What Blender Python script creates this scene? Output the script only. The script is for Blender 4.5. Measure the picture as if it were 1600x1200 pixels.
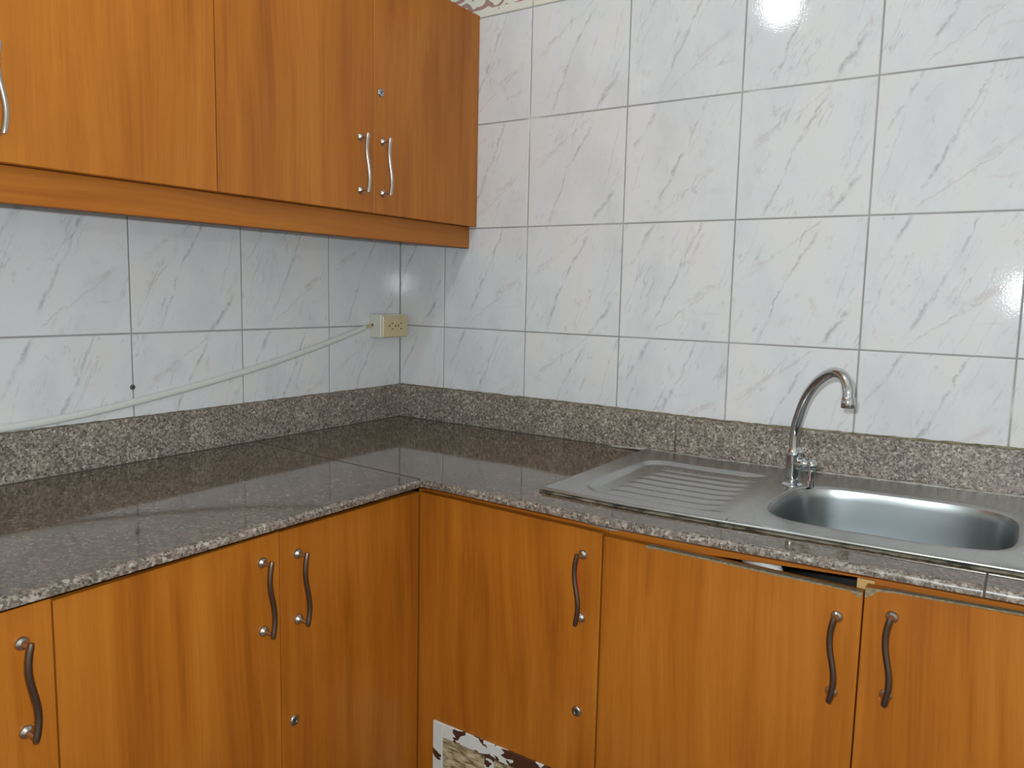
import bpy, bmesh, math, random
from mathutils import Vector, Matrix

for o in list(bpy.data.objects):
    bpy.data.objects.remove(o, do_unlink=True)
scn = bpy.context.scene
COL = scn.collection
random.seed(7)

# ------------------------------------------------------------------ units
# plan units: 0.25 = one wall tile (0.30 m real); z = 0 is a tile joint 1.16 m above the floor
S = 1.2
Z0 = 1.16
FLOOR = -Z0 / S


def W(x, y, z):
    return Vector((x * S, y * S, z * S + Z0))


# ------------------------------------------------------------------ camera
YAW, PIT, ROL = -0.5896, -0.1167, 0.0220
CAM = (1.4260, -1.5826, 0.0934)
d_ = Vector((math.sin(YAW) * math.cos(PIT), math.cos(YAW) * math.cos(PIT), math.sin(PIT)))
r_ = Vector((math.cos(YAW), -math.sin(YAW), 0))
u_ = r_.cross(d_)
r2 = r_ * math.cos(ROL) + u_ * math.sin(ROL)
u2 = -r_ * math.sin(ROL) + u_ * math.cos(ROL)
cd = bpy.data.cameras.new('camera')
cd.sensor_width = 36
cd.lens = 36 * 1219.94 / 1600
cd.clip_start = 0.02
cam = bpy.data.objects.new('camera', cd)
M = Matrix((r2, u2, -d_)).transposed().to_4x4()
M.translation = W(*CAM)
cam.matrix_world = M
COL.objects.link(cam)
scn.camera = cam

# ------------------------------------------------------------------ world, lights, exposure
wd = bpy.data.worlds.new('room_ambient')
scn.world = wd
wd.use_nodes = True
wd.node_tree.nodes['Background'].inputs[0].default_value = (0.8, 0.9, 1.0, 1)
wd.node_tree.nodes['Background'].inputs[1].default_value = 0.02

# the flash of the camera that took the picture, a hand's width beside its lens
fl = bpy.data.lights.new('camera_flash', 'POINT')
fl.energy = 50
fl.color = (0.895, 0.975, 1.0)
fl.shadow_soft_size = 0.012
flo = bpy.data.objects.new('camera_flash', fl)
flo.location = W(1.388, -1.536, 0.130)
COL.objects.link(flo)
LAMP_STRENGTH = 72.0        # glowing globe of the ceiling lamp (built below)

vs = scn.view_settings
vs.view_transform = 'Standard'
vs.look = 'None'
vs.gamma = 1
vs.use_curve_mapping = False
vs.exposure = 0.0


# ------------------------------------------------------------------ material helpers
def lin(r, g, b):
    f = lambda c: (c / 255 / 12.92) if c / 255 <= 0.04045 else ((c / 255 + 0.055) / 1.055) ** 2.4
    return (f(r), f(g), f(b), 1)


class NT:
    def __init__(s, name):
        s.m = bpy.data.materials.new(name)
        s.m.use_nodes = True
        s.t = s.m.node_tree
        s.b = s.t.nodes['Principled BSDF']

    def n(s, typ, ins=None, **kw):
        nd = s.t.nodes.new(typ)
        for k, v in kw.items():
            setattr(nd, k, v)
        for k, v in (ins or {}).items():
            if hasattr(v, 'links') or isinstance(v, bpy.types.NodeSocket):
                s.t.links.new(v, nd.inputs[k])
            else:
                nd.inputs[k].default_value = v
        return nd

    def math(s, op, a, b=0.0, c=None, clamp=False):
        ins = {0: a, 1: b}
        if c is not None:
            ins[2] = c
        return s.n('ShaderNodeMath', ins, operation=op, use_clamp=clamp).outputs[0]

    def mix(s, f, a, b, blend='MIX'):
        nd = s.n('ShaderNodeMix', data_type='RGBA', blend_type=blend)
        for i, v in ((0, f), (6, a), (7, b)):
            if isinstance(v, bpy.types.NodeSocket):
                s.t.links.new(v, nd.inputs[i])
            else:
                nd.inputs[i].default_value = v
        return nd.outputs[2]

    def ramp(s, f, stops, interp='LINEAR'):
        nd = s.n('ShaderNodeValToRGB', {0: f})
        cr = nd.color_ramp
        cr.interpolation = interp
        while len(cr.elements) < len(stops):
            cr.elements.new(0.5)
        for e, (p, c) in zip(cr.elements, stops):
            e.position = p
            e.color = c if len(c) == 4 else (*c, 1)
        return nd.outputs[0]

    def obj(s, rnd=0.0):
        tc = s.n('ShaderNodeTexCoord').outputs['Object']
        if rnd:
            oi = s.n('ShaderNodeObjectInfo').outputs['Random']
            off = s.n('ShaderNodeVectorMath', {0: (rnd, rnd * 0.7, rnd * 1.3), 'Scale': oi}, operation='SCALE').outputs[0]
            tc = s.n('ShaderNodeVectorMath', {0: tc, 1: off}, operation='ADD').outputs[0]
        return tc

    def geo(s):
        return s.n('ShaderNodeNewGeometry').outputs['Position']

    def noise(s, vec, scale, detail=2.0, rough=0.5, dist=0.0, out=0):
        return s.n('ShaderNodeTexNoise', {'Vector': vec, 'Scale': scale, 'Detail': detail, 'Roughness': rough, 'Distortion': dist}).outputs[out]

    def mapv(s, vec, scale=(1, 1, 1), rot=(0, 0, 0), loc=(0, 0, 0)):
        return s.n('ShaderNodeMapping', {'Vector': vec, 'Scale': scale, 'Rotation': rot, 'Location': loc}).outputs[0]

    def bump(s, h, strength, dist):
        nd = s.n('ShaderNodeBump', {'Height': h, 'Strength': strength, 'Distance': dist})
        s.t.links.new(nd.outputs[0], s.b.inputs['Normal'])

    def set(s, color=None, rough=None, metal=None, **kw):
        for k, v in (('Base Color', color), ('Roughness', rough), ('Metallic', metal)):
            if v is None:
                continue
            if isinstance(v, bpy.types.NodeSocket):
                s.t.links.new(v, s.b.inputs[k])
            else:
                s.b.inputs[k].default_value = v
        for k, v in kw.items():
            s.b.inputs[k].default_value = v
        return s.m


def plain(name, rgb, rough=0.5, metal=0.0, **kw):
    return NT(name).set(lin(*rgb), rough, metal, **kw)


# marble-print wall tile, two prints; veins given in tile coordinates (0..1)
def tile_mat(name, veins, seed):
    t = NT(name)
    co = t.mapv(t.obj(), (1 / 0.3, 1 / 0.3, 1 / 0.3))
    oi = t.n('ShaderNodeObjectInfo').outputs['Random']
    wob = t.n('ShaderNodeCombineXYZ', {0: seed, 1: t.math('MULTIPLY', oi, 3.0), 2: 0.0}).outputs[0]
    cs = t.n('ShaderNodeVectorMath', {0: co, 1: wob}, operation='ADD').outputs[0]
    nz = t.noise(cs, 7.0, 4.0, 0.6, out=1)
    nz = t.n('ShaderNodeVectorMath', {0: nz, 1: (0.5, 0.5, 0.5)}, operation='SUBTRACT').outputs[0]
    nz = t.n('ShaderNodeVectorMath', {0: nz, 'Scale': 0.10}, operation='SCALE').outputs[0]
    p = t.n('ShaderNodeVectorMath', {0: co, 1: nz}, operation='ADD').outputs[0]
    sx = t.n('ShaderNodeSeparateXYZ', {0: p})
    X, Zc = sx.outputs[0], sx.outputs[2]
    brk = t.ramp(t.noise(cs, 14.0, 3.0, 0.65), [(0.36, (0.12,) * 3), (0.62, (1,) * 3)])
    wmod = t.math('MULTIPLY_ADD', t.noise(cs, 9.0, 2.0), 1.7, 0.25)
    greys, pinks = None, None
    for (x0, z0, x1, z1, w, st, pk) in veins:
        L = math.hypot(x1 - x0, z1 - z0)
        dx, dz = (x1 - x0) / L, (z1 - z0) / L
        a = t.math('SUBTRACT', X, x0)
        b = t.math('SUBTRACT', Zc, z0)
        al = t.math('ADD', t.math('MULTIPLY', a, dx), t.math('MULTIPLY', b, dz))
        pe = t.math('ABSOLUTE', t.math('SUBTRACT', t.math('MULTIPLY', a, dz), t.math('MULTIPLY', b, dx)))
        core = t.math('SUBTRACT', 1.0, t.math('DIVIDE', pe, t.math('MULTIPLY', wmod, w * 0.85)), clamp=True)
        e0 = t.math('MULTIPLY', t.math('ADD', al, 0.03), 9.0, clamp=True)
        e1 = t.math('MULTIPLY', t.math('SUBTRACT', L + 0.03, al), 9.0, clamp=True)
        v = t.math('MULTIPLY', t.math('MULTIPLY', core, st), t.math('MULTIPLY', e0, e1))
        if pk:
            pinks = v if pinks is None else t.math('MAXIMUM', pinks, v)
        else:
            greys = v if greys is None else t.math('MAXIMUM', greys, v)
    greys = t.math('MULTIPLY', greys, brk)
    pinks = t.math('MULTIPLY', pinks, brk)
    cloud = t.noise(t.mapv(cs, (1, 1, 0.6), (0, 0.5, 0)), 2.2, 3.0, 0.6)
    base = t.ramp(cloud, [(0.3, lin(212, 212, 216)), (0.52, lin(221, 221, 224)), (0.72, lin(224, 220, 219))])
    fl_ = t.ramp(t.noise(t.mapv(cs, (1.3, 1, 0.8), (0, 0.6, 0)), 10.0, 3.0, 0.7), [(0.58, (0, 0, 0)), (0.74, (0.5,) * 3)])
    patch = t.ramp(t.noise(cs, 2.6, 1.0), [(0.45, (0, 0, 0)), (0.62, (1, 1, 1))])
    c = t.mix(t.math('MULTIPLY', fl_, patch), base, lin(198, 184, 181))
    # hair-thin parallel streaks running with the veins
    ln = t.noise(t.mapv(t.mapv(cs, rot=(0, math.radians(-24), 0)), (7.5, 1.0, 1.1)), 1.0, 3.0, 0.55)
    ln = t.math('SUBTRACT', 1.0, t.math('DIVIDE', t.math('ABSOLUTE', t.math('SUBTRACT', ln, 0.5)), 0.016), clamp=True)
    pt2 = t.ramp(t.noise(cs, 3.4, 2.0, 0.6), [(0.50, (0, 0, 0)), (0.66, (0.42,) * 3)])
    c = t.mix(t.math('MULTIPLY', ln, pt2), c, lin(160, 160, 165))
    gf = t.ramp(t.noise(t.mapv(t.mapv(cs, rot=(0, -0.5, 0)), (1.6, 1, 0.8)), 13.0, 2.0, 0.6), [(0.64, (0, 0, 0)), (0.76, (0.45,) * 3)])
    c = t.mix(t.math('MULTIPLY', gf, brk), c, lin(172, 171, 175))
    c = t.mix(pinks, c, lin(182, 162, 159))
    c = t.mix(t.math('MULTIPLY', greys, 0.85), c, lin(152, 153, 158))
    hb = t.noise(t.obj(3.0), 300.0, 1.0, 0.4)
    hb2 = t.noise(t.obj(3.0), 16.0, 1.0, 0.4)
    t.bump(t.math('ADD', hb, t.math('MULTIPLY', hb2, 3.0)), 0.12, 0.0006)
    return t.set(c, 0.055, 0.0, IOR=1.5)


VA = [(0.66, 0.90, 0.42, 0.50, 0.020, 0.75, 0), (0.42, 0.50, 0.24, 0.02, 0.014, 0.75, 0),
      (0.92, 0.30, 0.70, 0.02, 0.030, 0.85, 0), (0.97, 0.52, 0.82, 0.22, 0.020, 0.35, 0),
      (0.94, 0.85, 0.80, 0.30, 0.012, 0.35, 0), (0.34, 0.30, 0.20, -0.02, 0.010, 0.40, 0),
      (0.72, 1.0, 0.40, 0.76, 0.011, 0.45, 1), (0.40, 0.76, 0.12, 0.60, 0.024, 0.45, 1),
      (0.08, 0.52, 0.30, 0.70, 0.03, 0.30, 1)]
VB = [(0.30, 1.0, 0.20, 0.80, 0.030, 0.85, 0), (0.20, 0.80, 0.06, 0.58, 0.020, 0.45, 0),
      (0.20, 0.70, 0.06, 0.22, 0.011, 0.38, 0), (0.73, 1.0, 0.55, 0.60, 0.016, 0.75, 0),
      (0.55, 0.60, 0.34, 0.16, 0.022, 0.75, 0), (0.70, 0.82, 0.60, 0.58, 0.010, 0.40, 0),
      (0.34, 0.16, 0.26, 0.06, 0.030, 0.25, 0), (0.36, 0.74, 0.42, 0.26, 0.006, 0.2, 0),
      (0.88, 0.46, 0.30, 0.04, 0.011, 0.50, 1), (0.92, 0.50, 0.64, 0.34, 0.034, 0.40, 1),
      (0.95, 0.25, 0.70, 0.22, 0.02, 0.25, 1)]
M_TILE = [tile_mat('marble_tile_a', VA, 0.0), tile_mat('marble_tile_b', VB, 5.0)]


def border_mat():
    t = NT('floral_border_tile')
    co = t.obj()
    v = t.n('ShaderNodeTexVoronoi', {'Vector': co, 'Scale': 19.0, 'Randomness': 0.6}, feature='F1')
    rings = t.n('ShaderNodeTexWave', {'Vector': co, 'Scale': 13.0, 'Distortion': 9.0, 'Detail': 1.5, 'Detail Scale': 1.4}, wave_type='RINGS').outputs[1]
    z = t.n('ShaderNodeSeparateXYZ', {0: co}).outputs[2]
    inside = t.math('GREATER_THAN', z, 0.022)
    red = t.math('MULTIPLY', t.ramp(rings, [(0.40, (0, 0, 0)), (0.55, (0.8, 0.8, 0.8))]), inside)
    dark = t.math('MULTIPLY', t.ramp(v.outputs[0], [(0.18, (1, 1, 1)), (0.28, (0, 0, 0))]), inside)
    dots = t.n('ShaderNodeTexVoronoi', {'Vector': t.mapv(co, (1, 0, 1)), 'Scale': 55.0}).outputs[0]
    dots = t.math('MULTIPLY', t.math('LESS_THAN', dots, 0.14), t.math('SUBTRACT', 1.0, inside))
    c = t.mix(red, lin(226, 222, 210), lin(150, 92, 84))
    c = t.mix(t.math('MULTIPLY', dark, 0.8), c, lin(96, 84, 84))
    c = t.mix(t.math('MULTIPLY', dots, 0.7), c, lin(120, 112, 104))
    return t.set(c, 0.15)


M_BORDER = border_mat()


def grout_mat():
    t = NT('tile_grout')
    n = t.noise(t.geo(), 5.0, 3.0, 0.6)
    return t.set(t.ramp(n, [(0.45, lin(148, 146, 144)), (0.64, lin(168, 166, 163)), (0.72, lin(218, 217, 213))]), 0.85)


M_GROUT = grout_mat()


def granite(name, rough, tint=1.0, warm=0.88):
    t = NT(name)
    p = t.geo()
    v1 = t.n('ShaderNodeTexVoronoi', {'Vector': p, 'Scale': 190.0}).outputs[1]
    v2 = t.n('ShaderNodeTexVoronoi', {'Vector': p, 'Scale': 330.0}).outputs[1]
    s1 = t.n('ShaderNodeSeparateColor', {0: v1})
    s2 = t.n('ShaderNodeSeparateColor', {0: v2})
    c = t.ramp(s1.outputs[0], [(0.0, lin(116, 108, 101)), (0.30, lin(147, 137, 129)), (0.55, lin(164, 153, 144)),
                               (0.78, lin(132, 120, 112)), (0.92, lin(194, 188, 181))], 'CONSTANT')
    blk = t.ramp(s2.outputs[1], [(0.0, (1, 1, 1)), (0.10, (0, 0, 0))], 'CONSTANT')
    wht = t.ramp(s2.outputs[2], [(0.0, (0, 0, 0)), (0.86, (1, 1, 1))], 'CONSTANT')
    c = t.mix(t.math('MULTIPLY', wht, 0.6), c, lin(196, 190, 184))
    c = t.mix(t.math('MULTIPLY', blk, 0.85), c, lin(62, 58, 56))
    big = t.ramp(t.noise(p, 9.0, 2.0), [(0.35, (0.80,) * 3), (0.65, (1.0,) * 3)])
    c = t.mix(1.0, c, big, 'MULTIPLY')
    c = t.mix(1.0, c, (tint, tint * (0.5 + 0.5 * warm), tint * warm, 1), 'MULTIPLY')
    t.bump(t.noise(p, 26.0, 2.0), 0.05, 0.0006)
    return t.set(c, rough, 0.0, IOR=1.6)


M_GRAN = granite('polished_granite', 0.06, 0.41, 0.52)
M_GRANR = granite('sawn_granite', 0.42, 0.96, 0.90)
M_NOSE = granite('rough_granite_edge', 0.35, 0.72, 0.86)


def wood(name, horizontal=False):
    t = NT(name)
    co = t.obj(37.0)
    if horizontal:
        co = t.mapv(co, (1, 1, 1), (0, math.pi / 2, 0))
    # slow drift bends the grain; a stretched ring pattern gives the cathedral figure
    dr = t.noise(t.mapv(co, (2.2, 2.2, 0.9)), 1.0, 2.0, 0.5, out=1)
    dr = t.n('ShaderNodeVectorMath', {0: dr, 'Scale': 0.10}, operation='SCALE').outputs[0]
    cd_ = t.n('ShaderNodeVectorMath', {0: co, 1: dr}, operation='ADD').outputs[0]
    bands = t.noise(t.mapv(cd_, (26, 26, 0.9)), 1.0, 3.0, 0.6)
    fine = t.noise(t.mapv(cd_, (150, 150, 3.0)), 1.0, 3.0, 0.6)
    pores = t.noise(t.mapv(cd_, (420, 420, 12.0)), 1.0, 2.0, 0.5)
    fig = t.n('ShaderNodeTexWave', {'Vector': t.mapv(cd_, (7, 7, 0.55)), 'Scale': 1.6, 'Distortion': 5.0, 'Detail': 2.0,
                                    'Detail Scale': 0.8}, wave_type='RINGS').outputs[1]
    f = t.math('ADD', t.math('MULTIPLY', bands, 0.55), t.math('MULTIPLY', fine, 0.30))
    f = t.math('ADD', f, t.math('MULTIPLY', fig, 0.12))
    c = t.ramp(f, [(0.30, lin(146, 80, 20)), (0.46, lin(166, 96, 26)), (0.62, lin(178, 108, 34)), (0.78, lin(188, 118, 42))])
    c = t.mix(t.ramp(pores, [(0.60, (0, 0, 0)), (0.80, (0.30,) * 3)]), c, lin(118, 62, 22))
    spots = t.n('ShaderNodeTexVoronoi', {'Vector': t.mapv(co, (1, 1, 0.55)), 'Scale': 7.0}).outputs[0]
    c = t.mix(t.math('MULTIPLY', t.math('LESS_THAN', spots, 0.020), 0.55), c, lin(92, 46, 18))
    return t.set(c, 0.36, 0.0, IOR=1.4)


M_WOOD = wood('cherry_laminate')
M_WOODH = wood('cherry_laminate_lengthwise', True)
M_UNDERSHADE = plain('shaded_raw_board', (96, 58, 38), 0.6)  # raw board under the valance, with its shade put into the colour
M_INSIDE = plain('cabinet_interior_board', (70, 58, 48), 0.8)
M_NICKEL = plain('satin_nickel', (190, 182, 174), 0.30, 1.0)
M_CHROME = plain('chrome', (205, 207, 210), 0.07, 1.0)
M_NICKEL_DIM = plain('nickel_dark_reflection', (128, 113, 104), 0.34, 1.0)  # same nickel; reflection of the dark room painted into the base colour
M_LOCK = plain('lock_metal', (178, 180, 182), 0.25, 1.0)
M_DARK = plain('dark_hole', (22, 20, 19), 0.8)
M_RED = plain('red_film', (190, 52, 34), 0.4)
M_IVORY = plain('ivory_plastic', (216, 217, 205), 0.35)
M_BEIGE = plain('beige_plate_plastic', (206, 187, 148), 0.25)
M_CABLE = plain('white_cable_sheath', (214, 214, 211), 0.40)
M_YELLOW = plain('yellowed_cable_end', (200, 182, 128), 0.5)
M_PAINT = plain('off_white_wall_paint', (205, 203, 196), 0.8)
M_CEIL = plain('white_ceiling_paint', (222, 222, 218), 0.9)
M_FILLER = plain('joint_filler', (70, 63, 56), 0.6)
M_BLOCK = plain('raw_timber', (196, 158, 100), 0.7)
M_WHITEPLASTIC = plain('white_pipe_plastic', (215, 215, 212), 0.4)


def noisy(name, stops, scale, rough, detail=4.0, vec_scale=(1, 1, 1)):
    t = NT(name)
    n = t.noise(t.mapv(t.geo(), vec_scale), scale, detail, 0.65)
    t.bump(n, 0.3, 0.002)
    return t.set(t.ramp(n, stops), rough)


M_CHIP = noisy('raw_chipboard', [(0.35, lin(112, 100, 78)), (0.65, lin(150, 138, 112))], 140.0, 0.9)
M_SEAL = noisy('grimy_sealant', [(0.35, lin(92, 84, 62)), (0.55, lin(132, 122, 96)), (0.7, lin(158, 150, 132))], 60.0, 0.6)
M_GRIME = noisy('black_grime', [(0.36, lin(38, 36, 32)), (0.46, lin(96, 90, 74)), (0.62, lin(124, 117, 104))], 28.0, 0.7)
M_CAULK = noisy('clear_caulk', [(0.4, lin(150, 146, 138)), (0.65, lin(192, 189, 182))], 80.0, 0.3)
M_FLOOR = noisy('brown_floor_tile', [(0.4, lin(84, 76, 70)), (0.6, lin(104, 96, 90))], 6.0, 0.3)
M_SLAT = noisy('weathered_louvre_wood', [(0.34, lin(84, 56, 38)), (0.48, lin(158, 142, 108)), (0.64, lin(196, 184, 150))], 60.0, 0.85, 4.0, (0.6, 0.6, 2.2))


def peel_mat():
    t = NT('peeling_white_paint')
    n = t.noise(t.mapv(t.geo(), (1, 1, 1.2)), 26.0, 2.0, 0.55, 0.4)
    x = t.n('ShaderNodeSeparateXYZ', {0: t.geo()}).outputs[0]
    f = t.math('ADD', n, t.math('MULTIPLY', t.math('SUBTRACT', x, 0.70), 0.9))
    k = t.math('GREATER_THAN', f, 0.590)
    c = t.mix(k, lin(212, 214, 212), lin(74, 42, 28))
    t.bump(t.math('SUBTRACT', 1.0, k), 0.6, 0.0015)
    return t.set(c, 0.55)


M_PEEL = peel_mat()


def steel(name, rough, base, wear=1.0):
    t = NT(name)
    p = t.geo()
    br = t.noise(t.mapv(p, (6, 160, 160)), 1.0, 2.0)
    sc = t.noise(t.mapv(p, (220, 30, 60), (0.3, 0.2, 0.7)), 1.0, 2.0)
    r = t.math('ADD', rough - 0.06 * wear, t.math('MULTIPLY', t.math('ADD', br, sc), 0.06 * wear))
    t.bump(t.noise(p, 7.0, 1.0), 0.12 * wear, 0.002)
    return t.set(lin(*base), r, 1.0)


M_STEEL = steel('brushed_steel', 0.26, (176, 176, 174))
M_BOWL = steel('scratched_steel', 0.30, (180, 184, 186), 0.25)


def emis(name, rgb, strength):
    t = NT(name)
    t.b.inputs['Emission Color'].default_value = (*rgb, 1)
    t.b.inputs['Emission Strength'].default_value = strength
    return t.set((0.9, 0.9, 0.9, 1), 0.4)


M_GLOBE = emis('glowing_opal_glass', (0.865, 0.955, 1.0), LAMP_STRENGTH)


# ------------------------------------------------------------------ mesh helpers
LEVEL = [(0.60, 0.0), (0.90, -0.0032), (1.05, -0.0014), (1.20, 0.0012), (1.44, 0.0058), (1.80, 0.0100)]
UNLEVEL = False


def level(x):
    if x <= LEVEL[0][0]:
        return 0.0
    for (a, za), (b, zb_) in zip(LEVEL, LEVEL[1:]):
        if x <= b:
            return za + (zb_ - za) * (x - a) / (b - a)
    return LEVEL[-1][1]


class MB:
    """collects shapes in plan units of one run (x right, -y to the viewer, z up)"""

    def __init__(s):
        s.v, s.f, s.sm, s.mi = [], [], [], []
        s.cur = 0
        s.warp = UNLEVEL

    def bend(s):
        """let the shape follow the sink run, which dips and then rises to the right"""
        bm = bmesh.new()
        V = [bm.verts.new(p) for p in s.v]
        for f, sm, mi in zip(s.f, s.sm, s.mi):
            try:
                q = bm.faces.new([V[i] for i in f])
            except ValueError:
                continue
            q.smooth, q.material_index = sm, mi
        for x, _ in LEVEL:
            bmesh.ops.bisect_plane(bm, geom=list(bm.verts) + list(bm.edges) + list(bm.faces), dist=1e-6, plane_co=(x, 0, 0), plane_no=(1, 0, 0))
        for v in bm.verts:
            v.co.z += level(v.co.x)
        bm.verts.index_update()
        s.v = [tuple(v.co) for v in bm.verts]
        s.f = [[v.index for v in f.verts] for f in bm.faces]
        s.sm = [f.smooth for f in bm.faces]
        s.mi = [f.material_index for f in bm.faces]
        bm.free()

    def add(s, vs_, fs, smooth=False):
        o = len(s.v)
        s.v += [tuple(p) for p in vs_]
        for f in fs:
            s.f.append([i + o for i in f])
            s.sm.append(smooth)
            s.mi.append(s.cur)
        return s

    def prism(s, poly, a0, a1, axis='y', bev=0.0):
        """poly: list of 2-D points; extruded along axis from a0 to a1"""
        bm = bmesh.new()
        put = {'y': lambda p, a: (p[0], a, p[1]), 'z': lambda p, a: (p[0], p[1], a), 'x': lambda p, a: (a, p[0], p[1])}[axis]
        A = [bm.verts.new(put(p, a0)) for p in poly]
        B = [bm.verts.new(put(p, a1)) for p in poly]
        bm.faces.new(A)
        bm.faces.new(B[::-1])
        n = len(poly)
        for i in range(n):
            bm.faces.new((A[i], B[i], B[(i + 1) % n], A[(i + 1) % n]))
        bmesh.ops.recalc_face_normals(bm, faces=bm.faces)
        if bev:
            bmesh.ops.bevel(bm, geom=list(bm.edges), offset=bev, segments=1, affect='EDGES', clamp_overlap=True)
        bm.verts.index_update()
        s.add([v.co for v in bm.verts], [[v.index for v in f.verts] for f in bm.faces])
        bm.free()
        return s

    def box(s, x0, x1, y0, y1, z0, z1, bev=0.0):
        return s.prism([(x0, z0), (x1, z0), (x1, z1), (x0, z1)], y0, y1, 'y', bev)

    def tube(s, path, rad, n=14, flat=None):
        """swept round (or flattened) rod, capped"""
        P = [Vector(p) for p in path]
        R = rad if isinstance(rad, (list, tuple)) else [rad] * len(P)
        vs_, fs = [], []
        T0 = (P[1] - P[0]).normalized()
        up = Vector((0, 0, 1)) if abs(T0.z) < 0.9 else Vector((0, 1, 0))
        side = T0.cross(up).normalized()
        for i, p in enumerate(P):
            T = (P[min(i + 1, len(P) - 1)] - P[max(i - 1, 0)]).normalized()
            side = (side - T * side.dot(T)).normalized()
            up2 = side.cross(T)
            for k in range(n):
                a = 2 * math.pi * k / n
                fa, fb = flat or (1, 1)
                vs_.append(p + side * math.cos(a) * R[i] * fa + up2 * math.sin(a) * R[i] * fb)
        m = len(P)
        for i in range(m - 1):
            for k in range(n):
                fs.append((i * n + k, i * n + (k + 1) % n, (i + 1) * n + (k + 1) % n, (i + 1) * n + k))
        fs.append(tuple(range(n))[::-1])
        fs.append(tuple((m - 1) * n + k for k in range(n)))
        return s.add(vs_, fs, True)

    def lathe(s, c, axis, prof, n=20):
        """prof: (distance along axis, radius) list"""
        c, ax = Vector(c), Vector(axis).normalized()
        a = ax.cross(Vector((0, 0, 1)) if abs(ax.z) < 0.9 else Vector((1, 0, 0))).normalized()
        b = ax.cross(a)
        vs_, fs = [], []
        for h, r in prof:
            for k in range(n):
                t = 2 * math.pi * k / n
                vs_.append(c + ax * h + (a * math.cos(t) + b * math.sin(t)) * max(r, 1e-5))
        m = len(prof)
        for i in range(m - 1):
            for k in range(n):
                fs.append((i * n + k, i * n + (k + 1) % n, (i + 1) * n + (k + 1) % n, (i + 1) * n + k))
        fs.append(tuple(range(n))[::-1])
        fs.append(tuple((m - 1) * n + k for k in range(n)))
        return s.add(vs_, fs, True)

    def mesh(s, name, origin, mats):
        o = Vector(origin)
        me = bpy.data.meshes.new(name)
        if s.warp:
            s.bend()
        me.from_pydata([tuple((Vector(p) - o) * S) for p in s.v], [], s.f)
        for m in (mats if isinstance(mats, (list, tuple)) else [mats]):
            me.materials.append(m)
        me.polygons.foreach_set('use_smooth', s.sm)
        me.polygons.foreach_set('material_index', s.mi)
        bm = bmesh.new()
        bm.from_mesh(me)
        bmesh.ops.recalc_face_normals(bm, faces=bm.faces)
        bm.to_mesh(me)
        bm.free()
        if any(s.sm):
            me.set_sharp_from_angle(angle=math.radians(42))
        return me


ROT = Matrix.Rotation(math.pi / 2, 4, 'Z')
ORI = {}          # plan-unit origin of each object, in its own run


def place(o, origin, left, parent):
    o_ = Vector(origin)
    ORI[o.name] = o_
    COL.objects.link(o)
    if parent is not None:
        o.parent = parent
        o.location = (o_ - ORI[parent.name]) * S
    else:
        p = Vector(origin)
        w = Vector((-p.y, p.x, p.z)) if left else p
        o.location = W(*w)
        if left:
            o.rotation_euler = (0, 0, math.pi / 2)
    return o


def tag(o, label=None, cat=None, group=None, kind=None):
    for k, v in (('label', label), ('category', cat), ('group', group), ('kind', kind)):
        if v:
            o[k] = v
    return o


def root(name, origin, left=False, **kw):
    return tag(place(bpy.data.objects.new(name, None), origin, left, None), **kw)


def make(name, mb, mats, origin, parent=None, left=False, **kw):
    me = mb if isinstance(mb, bpy.types.Mesh) else mb.mesh(name, origin, mats)
    return tag(place(bpy.data.objects.new(name, me), origin, left, parent), **kw)


# ------------------------------------------------------------------ room shell
XR, YB, ZC = 2.30, -2.40, 1.16
H = 0.249
make('floor', MB().box(-0.1, XR + 0.1, YB - 0.1, 0.1, FLOOR - 0.08, FLOOR), M_FLOOR, (1.1, -1.2, FLOOR), kind='structure',
     label='brown tiled kitchen floor', cat='floor')
make('ceiling', MB().box(-0.1, XR + 0.1, YB - 0.1, 0.1, ZC, ZC + 0.08), M_CEIL, (1.1, -1.2, ZC), kind='structure',
     label='white painted kitchen ceiling', cat='ceiling')
wall_right = make('wall_right', MB().box(-0.1, XR + 0.1, 0.006, 0.1, FLOOR, ZC), M_PAINT, (1.1, 0.006, FLOOR), kind='structure',
                  label='marble-tiled wall behind the sink and tap', cat='wall')
wall_left = make('wall_left', MB().box(YB - 0.1, 0.1, 0.006, 0.1, FLOOR, ZC), M_PAINT, (-1.2, 0.006, FLOOR), left=True,
                 kind='structure', label='marble-tiled wall under the hanging cabinets', cat='wall')
make('wall_back', MB().box(-0.1, XR + 0.1, YB - 0.1, YB, FLOOR, ZC), M_PAINT, (1.1, YB, FLOOR), kind='structure',
     label='plain painted wall opposite the sink', cat='wall')
make('wall_side', MB().box(XR, XR + 0.1, YB, 0.006, FLOOR, ZC), M_PAINT, (XR, -1.2, FLOOR), kind='structure',
     label='plain painted wall facing the hanging cabinets', cat='wall')

make('grout_bed', MB().box(0, XR, 0.0012, 0.006, -0.30, 0.86), M_GROUT, (0, 0.006, -0.30), wall_right)
make('grout_bed', MB().box(-1.78, 0, 0.0012, 0.006, -0.30, 0.25), M_GROUT, (-1.78, 0.006, -0.30), wall_left)

_tm = {}


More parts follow.
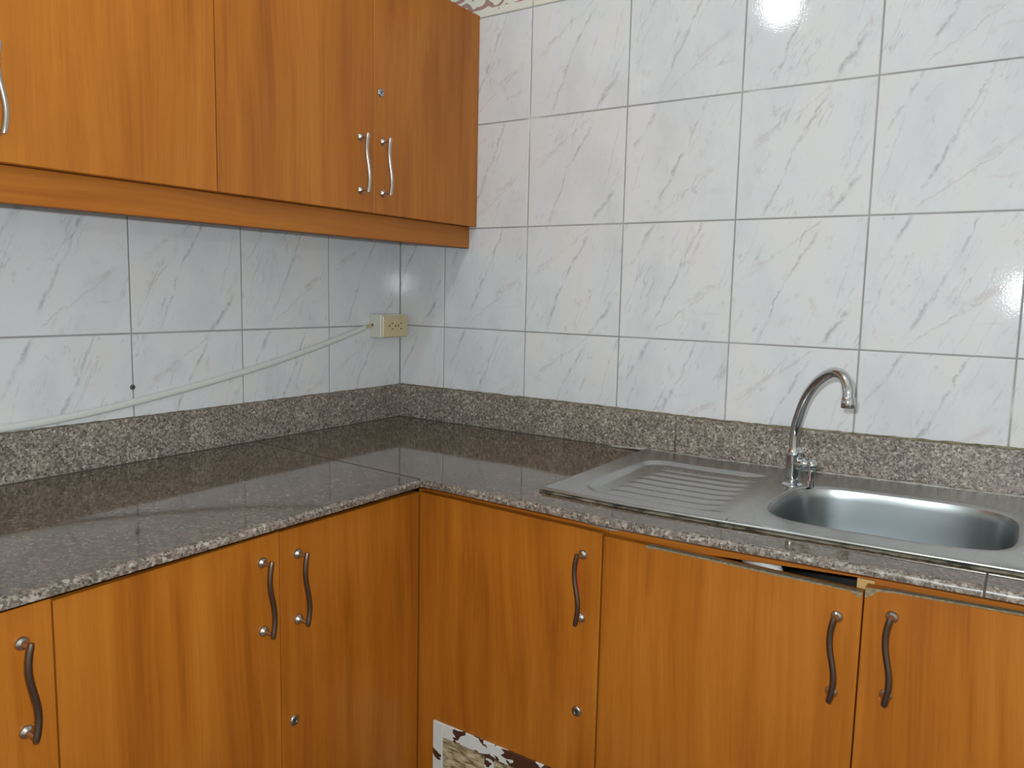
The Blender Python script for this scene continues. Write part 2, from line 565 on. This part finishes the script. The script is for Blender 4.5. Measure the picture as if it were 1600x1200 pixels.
def tile_mesh(x0, x1, h, full0, mat, key):
    """tile slab whose own origin is the lower left corner of the full tile, so prints line up"""
    k = (round(x0 - full0, 4), round(x1 - full0, 4), round(h, 4), key)
    if k not in _tm:
        g = 0.0014
        a, b = x0 - full0 + g, x1 - full0 - g
        c = 0.0011
        V = []
        for y, i in ((0.0055, 0), (c, 0), (0.0, c)):
            V += [(a + i, y, g + i), (b - i, y, g + i), (b - i, y, h - g - i), (a + i, y, h - g - i)]
        F = [(8, 9, 10, 11)]
        for r in (0, 4):
            for i in range(4):
                F.append((r + i, r + (i + 1) % 4, r + 4 + (i + 1) % 4, r + 4 + i))
        _tm[k] = MB().add(V, F).mesh('tile', (0, 0, 0), mat)
    return _tm[k]


xs = [0.0] + [0.1512 + 0.25 * i for i in range(9)]
for i in range(len(xs) - 1):
    x0, x1 = xs[i], min(xs[i + 1], XR)
    full0 = x1 - 0.25 if i == 0 else x0
    pr = i % 2                       # prints alternate from column to column
    for r in range(-1, 3):
        make('tile', tile_mesh(x0, x1, H, full0, M_TILE[pr], ('m', pr)), None, (full0, 0, r * H), wall_right)
    make('border_tile', tile_mesh(x0, x1, 0.098, full0, M_BORDER, 'b'), None, (full0, 0, 3 * H), wall_right)
ys = [0.0] + [-0.2535 - 0.25 * i for i in range(6)]
for i in range(len(ys) - 1):
    x1, x0 = ys[i], ys[i + 1]
    full0 = x0
    for r in (-1, 0):
        make('tile', tile_mesh(x0, x1, H, full0, M_TILE[i % 2], ('m', i % 2)), None, (full0, 0, r * H), wall_left)

# plugged drill hole in the left wall
pl = root('wall_plug', (-0.7557, 0, -0.1023), True, label='small dark plugged drill hole in the tiles above the white cable', cat='wall plug')
make('sleeve', MB().lathe((-0.7557, 0.002, -0.1023), (0, -1, 0), [(0, .0052), (.0035, .0052), (.0042, .0044), (.0042, .0022), (.001, .0022)], 14), plain('plug_sleeve', (96, 92, 88), 0.6), (-0.7557, 0, -0.1023), pl)
make('hole', MB().lathe((-0.7557, 0.002, -0.1023), (0, -1, 0), [(0, .0021), (.0030, .0021)], 10), M_DARK, (-0.7557, 0, -0.1023), pl)

# ------------------------------------------------------------------ ceiling lamp (out of frame; mirrored in the tiles)
lx, ly, lz = 0.675, -1.007, 1.011
lp = root('ceiling_lamp', (lx, ly, ZC), label='round opal ceiling lamp glowing above the worktop', cat='lamp')
make('canopy', MB().lathe((lx, ly, ZC), (0, 0, -1), [(0, .055), (.012, .055), (.022, .04), (.03, .015)], 24), M_IVORY, (lx, ly, ZC), lp)
make('stem', MB().lathe((lx, ly, ZC - .02), (0, 0, -1), [(0, .012), (.09, .012)], 12), M_IVORY, (lx, ly, ZC), lp)
pr = [(0.05 - 0.05 * math.cos(a), 0.05 * math.sin(a)) for a in [math.pi * k / 12 for k in range(13)]]
make('globe', MB().lathe((lx, ly, lz + .05), (0, 0, -1), pr, 24), M_GLOBE, (lx, ly, lz), lp)

# ------------------------------------------------------------------ worktop
UNLEVEL = True
ZT, ZB = -0.245, -0.2575
FR = 0.5310            # front line of the slabs
wt = root('worktop', (0.30, -0.30, ZB), label='L-shaped speckled granite worktop with upstand along both walls', cat='worktop')


def slab_edge(y_f):
    """cross-section of a slab's rounded nose, from the top inwards to the underside"""
    return [(y_f + .0075, ZT), (y_f + .0045, ZT - .0007), (y_f + .002, ZT - .0022), (y_f + .0006, ZT - .0045), (y_f, ZT - .0075), (y_f + .0004, ZB)]


def nose(mb, p0, p1, inward):
    """sweep the nose along p0->p1 (xy), inward = unit xy direction into the slab"""
    prof = slab_edge(0.0)
    vs_, fs = [], []
    N = max(2, int((Vector(p1) - Vector(p0)).length / 0.012))
    for i in range(N + 1):
        q = Vector(p0).lerp(Vector(p1), i / N)
        for j, (dy, z) in enumerate(prof):
            jit = random.uniform(-.0009, .0009) if 0 < j < 5 and 0 < i < N else 0
            vs_.append((q.x + inward[0] * (dy + jit), q.y + inward[1] * (dy + jit), z + (jit * .5)))
    m = len(prof)
    for i in range(N):
        for j in range(m - 1):
            fs.append((i * m + j, i * m + j + 1, (i + 1) * m + j + 1, (i + 1) * m + j))
    mb.cur = 1
    mb.add(vs_, fs, True)
    mb.cur = 0


def flat(mb, quads, top=True, bottom=True):
    for q in quads:
        if top:
            mb.add([(x, y, ZT) for x, y in q], [tuple(range(len(q)))])
        if bottom:
            mb.add([(x, y, ZB) for x, y in q], [tuple(range(len(q)))[::-1]])


IN = FR - .0075
g = 0.0025
# left slab (world coordinates; seam runs from the wall to the inner corner)
mb = MB()
flat(mb, [[(0, -0.489 - g), (0, -1.80), (IN, -1.80), (IN, -0.527 - g)]])
nose(mb, (FR, -1.80), (FR, -0.530 - g), (-1, 0))
mb.add([(0, -0.489 - g, ZT), (IN, -0.527 - g, ZT), (IN, -0.527 - g, ZB), (0, -0.489 - g, ZB)], [(0, 1, 2, 3)])
make('slab', mb, [M_GRAN, M_NOSE], (0.26, -1.1, ZB), wt)
# corner slab with the cut-out for the sink
hx0, hx1, hy0, hy1 = 1.075, 1.45, -0.425, -0.125
mb = MB()
flat(mb, [[(0, -0.489 + g), (IN, -0.527 + g), (IN, 0), (0, 0)],
          [(IN, -IN), (hx0, -IN), (hx0, 0), (IN, 0)],
          [(hx0, -IN), (1.3985, -IN), (1.3985, hy0), (hx0, hy0)],
          [(hx0, hy1), (1.3985, hy1), (1.3985, 0), (hx0, 0)]])
nose(mb, (IN, -FR), (1.3985, -FR), (0, 1))
mb.add([(0, -0.489 + g, ZT), (IN, -0.527 + g, ZT), (IN, -0.527 + g, ZB), (0, -0.489 + g, ZB)], [(0, 1, 2, 3)])
make('slab', mb, [M_GRAN, M_NOSE], (0.7, -0.26, ZB), wt)
# right slab
mb = MB()
flat(mb, [[(1.4015, -IN), (1.80, -IN), (1.80, hy0), (1.4015, hy0)], [(hx1, hy0), (1.80, hy0), (1.80, hy1), (hx1, hy1)],
          [(1.4015, hy1), (1.80, hy1), (1.80, 0), (1.4015, 0)]])
nose(mb, (1.4015, -FR), (1.80, -FR), (0, 1))
make('slab', mb, [M_GRAN, M_NOSE], (1.6, -0.26, ZB), wt)
# seams
mb = MB().prism([(0.012, -0.489 - g), (IN, -0.527 - g), (IN, -0.527 + g), (0.012, -0.489 + g)], ZB, ZT - .0006, 'z')
make('joint', mb, M_FILLER, (0.26, -0.5, ZB), wt)
make('joint', MB().box(1.3985, 1.4015, -FR + .0005, -0.43, ZB, ZT - .0006), M_FILLER, (1.4, -0.5, ZB), wt)
# upstands
TU, ZU = 0.0145, -0.1600
make('upstand', MB().box(TU, 0.80, -TU, 0.0, ZT, ZU, .0012), M_GRANR, (0.4, 0, ZT), wt)
make('upstand', MB().box(0.801, 1.80, -TU, 0.0, ZT, ZU, .0012), M_GRANR, (1.3, 0, ZT), wt)
make('upstand', MB().prism([(0, 0), (TU, 0), (TU, -1.80), (0, -1.80)], ZT, ZU, 'z', .0012), M_GRANR, (0, -0.9, ZT), wt)


def bead(pts, w, h, mat, name, org, jitter=0.3, parent=wt):
    """uneven bead of filler along a polyline"""
    P = []
    for a, b in zip(pts, pts[1:]):
        n = max(2, int((Vector(b) - Vector(a)).length / 0.012))
        P += [Vector(a).lerp(Vector(b), i / n) for i in range(n)]
    P.append(Vector(pts[-1]))
    R = [w * (1 + random.uniform(-jitter, jitter)) for _ in P]
    return make(name, MB().tube(P, R, 6, (1, h / w)), mat, org, parent)


bead([(0.004, -0.0045, ZU + .0005), (1.79, -0.0045, ZU + .0005)], .0048, .0026, M_SEAL, 'sealant', (0.5, 0, ZU))
bead([(0.0045, -0.006, ZU - .0006), (0.0045, -1.79, ZU - .0006)], .0046, .0018, M_SEAL, 'sealant', (0, -0.5, ZU))
bead([(TU + .0015, -TU - .002, ZT), (0.66, -TU - .002, ZT)], .0022, .0012, M_FILLER, 'sealant', (0.3, 0, ZT))
bead([(TU + .002, -TU - .002, ZT), (TU + .002, -1.79, ZT)], .0020, .0012, M_FILLER, 'sealant', (0, -0.6, ZT))

make('mortar_strip', MB().prism([(.778, -.2722 + .0024), (.827, -.2752 + .0026), (.876, -.2777 + .0030), (.891, -.2790 + .0031), (.905, -.2762 + .0030), (.940, -.2746 + .0027), (1.033, -.2741 + .0016),
                                (1.033, -.2600), (.778, -.2606)], -.4899, -.4884, 'y'), plain('grey_mortar', (150, 150, 148), 0.8), (0.95, -.489, ZB), wt)
UNLEVEL = False
# ------------------------------------------------------------------ cabinet hardware
def handle_mesh(bar):
    m = MB()
    for z in (0.053, -0.053):
        m.lathe((0, 0, z), (0, -1, 0), [(0, .0080), (.0018, .0080), (.0036, .0068), (.0052, .0042), (.0070, .0030), (.0200, .0027)], 18)
    P, R = [], []
    for k in range(25):
        t = k / 24
        z = 0.0585 - 0.117 * t
        P.append((-0.0040 * math.sin(2 * math.pi * t) + 0.0006, -0.0215, z))
        R.append(0.0041 if 0 < k < 24 else 0.0033)
    m.cur = 1
    m.tube(P, R, 14)
    return m.mesh('handle', (0, 0, 0), [M_NICKEL, bar])


HANDLE = handle_mesh(M_NICKEL)
HANDLE_DIM = handle_mesh(M_NICKEL_DIM)  # lower doors: bar colour carries the painted dark reflection


def lock_mesh():
    m = MB()
    m.lathe((0, 0, 0), (0, -1, 0), [(0, .0088), (.0012, .0088), (.0026, .0076), (.0034, .0056), (.0034, .0042), (.0022, .0040)], 20)
    m.cur = 1
    m.box(-.0006, .0006, -.0030, -.0010, -.0026, .0026)
    return m.mesh('lock', (0, 0, 0), [M_LOCK, M_DARK])


LOCK = lock_mesh()


def door(cab, x0, x1, zb, zt0, zt1, yf, th=0.017, name='door', hand=None, lock=None, label=None):
    m = MB().prism([(x0, zb), (x1, zb), (x1, zt1), (x0, zt0)], yf + th, yf, 'y', .0009)
    d = make(name, m, M_WOOD, (x0, yf, zb), cab)
    if label:
        d['label'] = label
    if hand:
        make('handle', HANDLE if zb > 0 else HANDLE_DIM, None, (hand[0], yf, hand[1]), d)
    if lock:
        make('lock', LOCK, None, (lock[0], yf, lock[1]), d)
    return d


# ------------------------------------------------------------------ hanging cabinets (left wall run)
def hanging(x0, x1, doors, label):
    c = root('hanging_cabinet', ((x0 + x1) / 2, 0, 0.252), True, label=label, cat='cabinet', group='hanging cabinets on the left wall')
    m = MB()
    yb = -0.2335
    m.box(x0 + .0003, x0 + .015, yb, -.0005, 0.253, 0.751).box(x1 - .015, x1 - .0003, yb, -.0005, 0.253, 0.751)
    m.box(x0 + .015, x1 - .015, yb, -.0005, 0.253, 0.268).box(x0 + .015, x1 - .015, yb, -.0005, 0.736, 0.751)
    m.box(x0 + .015, x1 - .015, -.006, -.0005, 0.268, 0.736)
    make('body', m, M_INSIDE, ((x0 + x1) / 2, 0, 0.252), c)
    for d in doors:
        door(c, *d[:2], 0.2525, 0.7520, 0.7520, -0.2520, hand=d[2], lock=d[3])
    return c


hanging(-0.7385, -0.0004, [(-0.7375, -0.3640, (-0.402, 0.3477), None), (-0.3625, -0.0010, (-0.3363, 0.3487), (-0.3426, 0.500))],
        'cherry-coloured hanging cabinet with a lock, touching the sink wall')
hanging(-1.4770, -0.7391, [(-1.4760, -1.1085, (-1.144, 0.345), None), (-1.1070, -0.7395, (-1.0790, 0.3455), None)],
        'cherry-coloured hanging cabinet at the left edge of the picture, no lock')
va = make('valance_board', MB().box(-1.477, -0.0006, -0.2295, -0.2150, 0.2010, 0.2524, .0008), M_WOODH, (-0.74, -0.2295, 0.2010), left=True,
          label='long horizontal wooden valance board under the hanging cabinets', cat='board')
make('shaded_underside', MB().box(-1.476, -0.0016, -0.2290, -0.2155, 0.1998, 0.2010), M_UNDERSHADE, (-0.74, -0.2295, 0.1998), va)  # strip for the valance's raw underside, painted dark as if shaded

# ------------------------------------------------------------------ base cabinets
YF, YC = -0.505, -0.4870      # door fronts / carcass front
BOT = FLOOR + 0.085


def carcass(cab, x0, x1, depth0=-0.002, top=-0.2590):
    m = MB()
    t = .015
    m.box(x0 + .0004, x0 + t, YC, depth0, BOT, top).box(x1 - t, x1 - .0004, YC, depth0, BOT, top)
    m.box(x0 + t, x1 - t, YC, depth0, BOT, BOT + t).box(x0 + t, x1 - t, depth0 - .006, depth0, BOT + t, top)
    m.box(x0 + .0004, x1 - .0004, YC + .045, YC + .06, FLOOR + .001, BOT)
    make('body', m, M_INSIDE, ((x0 + x1) / 2, YC, BOT), cab)


# left run
c = root('base_cabinet', (-0.83, -0.25, FLOOR), True, label='wooden base cabinet with two handled doors and a lock, under the left worktop', cat='cabinet', group='base cabinets')
carcass(c, -1.1545, -0.5075)
make('rail', MB().box(-1.1390, -0.5230, YC + .030, YC + .044, -0.2900, -0.2590), M_WOODH, (-0.83, YC, -0.29), c)
door(c, -1.1532, -0.8272, -0.868, -0.2738, -0.2722, YF, hand=(-0.8590, -0.3637))
door(c, -0.8257, -0.5060, -0.868, -0.2732, -0.2752, YF, hand=(-0.7923, -0.3680), lock=(-0.8022, -0.5838))
c = root('base_cabinet', (-1.48, -0.25, FLOOR), True, label='wooden base cabinet at the lower left edge of the picture, one door showing', cat='cabinet', group='base cabinets')
carcass(c, -1.8000, -1.1555)
make('rail', MB().box(-1.7840, -1.1710, YC + .030, YC + .044, -0.2900, -0.2590), M_WOODH, (-1.48, YC, -0.29), c)
door(c, -1.4780, -1.1552, -0.868, -0.2695, -0.2702, YF, hand=(-1.1890, -0.3645))
door(c, -1.7990, -1.4795, -0.868, -0.2695, -0.2695, YF, hand=(-1.765, -0.3645))

# right run: corner cabinet
c = root('base_cabinet', (0.69, -0.25, FLOOR), label='wooden corner base cabinet with a peeling white vent frame in its door', cat='cabinet', group='base cabinets')
carcass(c, 0.5080, 0.8835, top=-0.2622)
make('rail', MB().box(0.5065, 0.8840, YC - .0012, YC + .014, -0.2960, -0.2622), M_WOODH, (0.69, YC, -0.29), c)
make('corner_post', MB().box(0.4880, 0.5070, YC + .0005, YC + .018, BOT, -0.2600), M_WOOD, (0.497, YC, BOT), c)
d1 = door(c, 0.5062, 0.8828, -0.868, -0.2755, -0.2818, YF, hand=(0.8500, -0.3755), lock=(0.8476, -0.5902))
make('film_strip', MB().add([(.8530, YF - .0196, -.326), (.8542, YF - .0196, -.326), (.8550, YF - .0190, -.376), (.8538, YF - .0186, -.428), (.8522, YF - .0186, -.428),
                             (.8530, YF - .0190, -.376), ], [(0, 1, 2, 5), (5, 2, 3, 4)]), M_RED, (.853, YF, -.376), d1, label='torn red film hanging behind the handle')
# peeling vent frame in the corner cabinet's door
vy = YF - .0045
fr = MB()
fr.box(.5465, .5690, vy, YF - .0001, -0.900 + .05, -0.7065, .0007)
fr.box(.5690, .8450, vy, YF - .0001, -0.7330, -0.7065, .0007)
fr.box(.6660, .6860, vy, YF - .0001, -0.850, -0.7330, .0007)
fr.box(.8230, .8450, vy, YF - .0001, -0.850, -0.7330, .0007)
fr.box(.5690, .8230, vy, YF - .0001, -0.850, -0.8300, .0007)
make('vent_frame', fr, M_PEEL, (.69, YF, -.85), d1, label='vent frame with flaking white paint over brown wood')
for k in range(5):
    zc = -0.7420 - k * 0.0185
    for xa, xb in ((.5695, .6655), (.6865, .8225)):
        m = MB().prism([(YF - .0001, zc - .0085), (YF - .0030, zc - .0085), (YF - .0010, zc + .0080), (YF - .0001, zc + .0080)], xa, xb, 'x')
        make('slat', m, M_SLAT, (xa, YF, zc), d1)

# right run: sink cabinet
c = root('base_cabinet', (1.27, -0.25, FLOOR), label='wooden base cabinet under the sink, its left door sagging from the rail', cat='cabinet', group='base cabinets')
carcass(c, 0.8850, 1.6500, top=-0.2622)
m = MB().prism([(0.8852, -0.2950), (0.97, -0.2918), (1.137, -0.2800), (1.254, -0.2735), (1.2764, -0.2728), (1.2766, -0.2860), (1.6490, -0.2860), (1.6490, -0.2500), (1.44, -0.2530), (1.20, -0.2575), (0.90, -0.2622), (0.8852, -0.2622)], YC - .0012, YC + .014, 'y')
make('rail', m, M_WOODH, (1.27, YC, -0.29), c)
make('stile', MB().box(1.2545, 1.2760, YC + .0150, YC + .03, BOT, -0.2592).box(1.2545, 1.2760, YC - .0005, YC + .0149, BOT, -0.2745), M_BLOCK, (1.265, YC, BOT), c)
d2 = door(c, 0.8855, 1.2655, -0.874, -0.2848, -0.2872, YF, hand=(1.2357, -0.3797))
make('chipped_edge', MB().prism([(.955, -.2862), (.962, -.2900), (.975, -.2882), (1.06, -.2882), (1.15, -.2894), (1.25, -.2886), (1.262, -.2950), (1.265, -.2872), (1.10, -.2860), (.96, -.2852)],
                                YF - .0004, YF + .010, 'y'), M_CHIP, (1.1, YF, -.29), d2, label='bare chipboard along the top edge')
d3 = door(c, 1.2675, 1.6485, -0.868, -0.2782, -0.2700, YF, hand=(1.3017, -0.3635))
make('chipped_edge', MB().prism([(1.268, -.2795), (1.268, -.2930), (1.276, -.2885), (1.281, -.2820), (1.30, -.2790), (1.46, -.2728), (1.64, -.2712), (1.64, -.2698), (1.46, -.2706), (1.30, -.2768)],
                                YF - .0004, YF + .010, 'y'), M_CHIP, (1.3, YF, -.28), d3, label='bare chipboard along the top edge')
# waste pipe glimpsed through the gap
wp = make('waste_pipe', MB().tube([(1.10, -0.38, -0.2685), (1.10, -0.462, -0.2880), (1.145, -0.470, -0.2915), (1.16, -0.470, -0.33), (1.16, -0.470, BOT + .0155)], .009, 12),
          M_WHITEPLASTIC, (1.10, -0.44, BOT), label='white plastic pipe glimpsed in the dark gap above the sagging door', cat='pipe')

# ------------------------------------------------------------------ sink
UNLEVEL = True
sk = root('kitchen_sink', (1.12, -0.24, ZT), label='stainless steel inset sink with ribbed drainboard and one bowl', cat='sink')
SX0, SX1, SY0, SY1 = 0.735, 1.500, -0.4580, -0.0240
SZ = ZT + 0.0080
BX, BY, BA, BB, BN = 1.261, -0.274, 0.1675, 0.1315, 3.8


def sstep(a, b, x):
    t = min(1, max(0, (x - a) / (b - a)))
    return t * t * (3 - 2 * t)


def rr(x, y, x0, x1, y0, y1, r):
    """signed distance to a rounded rectangle"""
    dx = abs(x - (x0 + x1) / 2) - (x1 - x0) / 2 + r
    dy = abs(y - (y0 + y1) / 2) - (y1 - y0) / 2 + r
    return math.hypot(max(dx, 0), max(dy, 0)) + min(max(dx, dy), 0) - r


def board_z(x, y):
    sd = rr(x, y, 0.790, 1.25, -0.4180, -0.1130, 0.045)
    z = SZ - 0.0062 * (1 - sstep(-0.012, 0.004, sd)) * (1 - sstep(0.985, 1.058, x))
    if sd < -0.012:
        end = sstep(0.825, 0.850, x - 0.10 * max(0, -0.27 - y) * 0) * (1 - sstep(1.005, 1.035, x))
        z += 0.0021 * end * (0.5 + 0.5 * math.cos((y + 0.380) * 2 * math.pi / 0.0365)) * sstep(0.012, 0.03, -sd)
    sd2 = rr(x, y, SX0, SX1, SY0, SY1, 0.012)
    z -= 0.0035 * sstep(-0.006, 0.0, sd2) ** 2
    return z


XM = 1.062
mb = MB()
nx, ny = 96, 110
vs_, fs = [], []
for i in range(nx + 1):
    for j in range(ny + 1):
        x = SX0 + (XM - SX0) * i / nx
        y = SY0 + (SY1 - SY0) * j / ny
        vs_.append((x, y, board_z(x, y)))
for i in range(nx):
    for j in range(ny):
        a = i * (ny + 1) + j
        fs.append((a, a + ny + 1, a + ny + 2, a + 1))
mb.add(vs_, fs, True)


def outline(t, k=1.0):
    ct, st = math.cos(t), math.sin(t)
    r = (abs(ct / BA) ** BN + abs(st / BB) ** BN) ** (-1 / BN)
    return BX + ct * r * k, BY + st * r * k


def rect_hit(t):
    ct, st = math.cos(t), math.sin(t)
    ks = []
    if ct > 1e-9:
        ks.append((SX1 - BX) / ct)
    if ct < -1e-9:
        ks.append((XM - BX) / ct)
    if st > 1e-9:
        ks.append((SY1 - BY) / st)
    if st < -1e-9:
        ks.append((SY0 - BY) / st)
    k = min(ks)
    return BX + ct * k, BY + st * k


angs = sorted([2 * math.pi * k / 144 for k in range(144)] +
              [math.atan2(y - BY, x - BX) % (2 * math.pi) for x in (XM, SX1) for y in (SY0, SY1)])
rings = []
for f_ in (0.0, 0.03, 0.06, 0.3, 0.6, 0.85, 0.94, 1.0):
    ring = []
    for t in angs:
        ax, ay = rect_hit(t)
        bx, by = outline(t, 1.0)
        x, y = ax + (bx - ax) * f_, ay + (by - ay) * f_
        lip = 0.0012 * sstep(0.6, 0.9, f_) - 0.0035 * sstep(0.9, 1.0, f_)
        ring.append((x, y, board_z(x, y) + lip))
    rings.append(ring)
n = len(angs)
vs_ = [p for r in rings for p in r]
fs = [(i * n + k, i * n + (k + 1) % n, (i + 1) * n + (k + 1) % n, (i + 1) * n + k) for i in range(len(rings) - 1) for k in range(n)]
mb.add(vs_, fs, True)
# folded outer edge
loop = [(SX0, SY0), (SX1, SY0), (SX1, SY1), (SX0, SY1)]
for (xa, ya), (xb, yb) in zip(loop, loop[1:] + loop[:1]):
    mb.add([(xa, ya, SZ - .0035), (xb, yb, SZ - .0035), (xb, yb, ZT + .0008), (xa, ya, ZT + .0008)], [(0, 1, 2, 3)])
mb.tube([(SX0 + .006, SY0 + .0015, SZ - .0034), (SX1, SY0 + .0015, SZ - .0034)], .0030, 10)
make('drainboard', mb, M_STEEL, (0.9, -0.24, ZT), sk)
# bowl
rings = []
zr = [board_z(*outline(t)) - .0023 for t in angs]
for kx, dz in ((1.0, 0), (0.992, -.0035), (0.984, -.008), (0.978, -.016), (0.965, -.05), (0.950, -.09), (0.930, -.118), (0.895, -.136), (0.84, -.146), (0.76, -.151), (0.5, -.153), (0.2, -.155), (0.12, -.156)):
    rings.append([(*outline(t, kx), z + dz) for t, z in zip(angs, zr)])
vs_ = [p for r in rings for p in r]
fs = [(i * n + k, i * n + (k + 1) % n, (i + 1) * n + (k + 1) % n, (i + 1) * n + k) for i in range(len(rings) - 1) for k in range(n)]
fs.append(tuple((len(rings) - 1) * n + k for k in range(n)))
make('bowl', MB().add(vs_, fs, True), M_BOWL, (BX, BY, ZT - .15), sk)
make('drain', MB().lathe((BX, BY, SZ - .1605), (0, 0, 1), [(0, .030), (.0040, .030), (.0052, .026), (.0040, .018), (.0020, .006)], 24), M_CHROME, (BX, BY, ZT - .15), sk)
# grimy bead under the front edge
bead([(SX0 + .004, SY0 + .001, ZT + .0010), (SX0 + .12, SY0 - .002, ZT + .0010), (SX1, SY0 - .002, ZT + .0008)], .0052, .0014, M_GRIME, 'grimy_sealant', (1.1, SY0, ZT), 0.55, sk)
bead([(SX0 + .002, SY0 + .004, ZT + .0010), (SX0 + .002, SY1, ZT + .0010)], .0028, .0016, M_CAULK, 'sealant', (SX0, -.2, ZT), 0.3, sk)
bead([(0.655, SY1 + .004, ZT + .0012), (SX0, SY1 + .003, ZT + .0050), (1.30, SY1 + .003, ZT + .0065), (1.50, SY1 + .003, ZT + .0065)], .0050, .0030, M_CAULK, 'sealant', (1.1, SY1, ZT), 0.35, sk)

# ------------------------------------------------------------------ tap
TX, TY = 1.084, -0.159
zt = board_z(TX, TY)
tp = root('kitchen_tap', (TX, TY, zt), label='chrome gooseneck tap standing at the back of the sink', cat='tap')
make('base', MB().lathe((TX, TY, zt - .0004), (0, 0, 1), [(0, .0200), (.0020, .0198), (.0042, .0160), (.0055, .0145), (.0110, .0140)], 28), M_CHROME, (TX, TY, zt), tp)
make('body', MB().lathe((TX, TY, zt + .010), (0, 0, 1), [(0, .0128), (.003, .0135), (.010, .0135), (.040, .0132), (.0420, .0146), (.0500, .0146), (.0520, .0128), (.0570, .0108)], 28), M_CHROME, (TX, TY, zt), tp)
dsp = Vector((math.cos(math.radians(45)), -math.sin(math.radians(45)), 0))
ctrl = [(-.001, zt + .058), (-.003, -.169), (-.002, -.136), (.008, -.107), (.026, -.075), (.052, -.049), (.079, -.033), (.103, -.0255), (.124, -.028), (.136, -.037), (.142, -.050), (.1435, -.060), (.1440, -.0655)]


def catmull(P, k=6):
    out = []
    Q = [P[0]] + P + [P[-1]]
    for i in range(1, len(Q) - 2):
        a, b, c_, d = (Vector(q) for q in Q[i - 1:i + 3])
        for s_ in range(k):
            t = s_ / k
            out.append(0.5 * ((2 * b) + (c_ - a) * t + (2 * a - 5 * b + 4 * c_ - d) * t * t + (3 * b - a - 3 * c_ + d) * t ** 3))
    out.append(Vector(P[-1]))
    return out


cl = [Vector((TX, TY, 0)) + dsp * h + Vector((0, 0, z)) for h, z in catmull(ctrl)]
make('spout', MB().tube(cl, [0.0084 + 0.0008 * (i / len(cl)) for i in range(len(cl))], 20), M_CHROME, (TX, TY, zt), tp)
tip = Vector((TX, TY, 0)) + dsp * .1440
make('aerator', MB().lathe((tip.x, tip.y, -.0615), (0.02, -0.02, -1), [(0, .0098), (.0012, .0108), (.0160, .0108), (.0172, .0100), (.0172, .0085), (.0150, .0080)], 24), M_CHROME, (tip.x, tip.y, -.07), tp)
vd = Vector((math.cos(math.radians(14)), -math.sin(math.radians(14)), 0))
vz = zt + .0405
make('valve', MB().lathe((TX, TY, vz - .002), vd, [(.006, .0112), (.0140, .0112), (.0155, .0122), (.0185, .0122), (.0210, .0088), (.0300, .0070)], 22), M_CHROME, (TX, TY, vz), tp)
bc = Vector((TX, TY, vz)) + vd * .0345
lv = make('lever', MB().lathe(bc + Vector((0, 0, .0100)), (0, 0, -1), [(.0100 - .0100 * math.cos(math.pi * k / 10), .0100 * math.sin(math.pi * k / 10)) for k in range(1, 9)] +
                              [(.0195, .0062), (.0230, .0058), (.0480, .0064), (.0492, .0056)], 20), M_CHROME, (bc.x, bc.y, bc.z), tp)
make('marker', MB().box(bc.x - .0005, bc.x + .0005, bc.y - .0064, bc.y - .0055, bc.z - .034, bc.z - .014), M_RED, (bc.x, bc.y, bc.z), lv)

UNLEVEL = False
# ------------------------------------------------------------------ socket outlet and cable (left wall)
ox0, ox1, od, oz0, oz1 = -0.1146, -0.0173, -0.0385, -0.0290, 0.0305
so = root('socket_outlet', ((ox0 + ox1) / 2, 0, oz0), True, label='beige double socket on a white surface box near the corner', cat='socket')
make('back_box', MB().box(ox0, ox1, od, -.0002, oz0, oz1, .0016), M_IVORY, (ox0, 0, oz0), so)
fp = make('face_plate', MB().box(ox0 + .003, ox1 - .001, od - .0050, od + .0005, oz0 + .001, oz1 - .003, .0018), M_BEIGE, (ox0, od, oz0), so)
for sx in (-0.0830, -0.0500):
    m = MB()
    yy = od - .0050
    m.lathe((sx, yy, 0.001), (0, -1, 0), [(0, .0150), (.0006, .0146), (.0006, .0138), (.0001, .0134)], 24)
    m.cur = 1
    m.box(sx - .0062, sx - .0042, yy - .0009, yy, -.0022, .0040)
    m.box(sx + .0030, sx + .0082, yy - .0009, yy, .0062, .0084)
    m.box(sx + .0030, sx + .0082, yy - .0009, yy, -.0082, -.0060)
    make('socket', m, [M_BEIGE, M_DARK], (sx, yy, .001), fp)
make('screw', MB().lathe((-0.0665, od - .005, .001), (0, -1, 0), [(0, .0026), (.0008, .0024), (.0010, .0008)], 12), M_FILLER, (-0.0665, od, .001), fp)
make('cable_notch', MB().box(ox0 - .0003, ox0 + .004, -.0120, -.0030, -.0006, .0058), M_DARK, (ox0, 0, 0), so)

pc = [(-0.110, 0.0030), (-0.150, -0.0070), (-0.2532, -0.0345), (-0.36, -0.0600), (-0.4703, -0.0835), (-0.61, -0.1085), (-0.7567, -0.1305), (-0.87, -0.1440), (-0.9888, -0.1508), (-1.15, -0.1508), (-1.45, -0.1508), (-1.76, -0.1508)]
cp = catmull([(a, -0.0060, b) for a, b in pc], 5)
cb = make('power_cable', MB().tube(cp[4:], .0058, 12, (0.60, 1.20)), M_CABLE, (-0.75, 0, -.15), left=True,
          label='white flat cable sagging along the tiles from the socket', cat='cable')
make('cable_end', MB().tube([tuple(p) for p in cp[:5]], .0030, 10), M_YELLOW, (-0.12, 0, 0), cb)
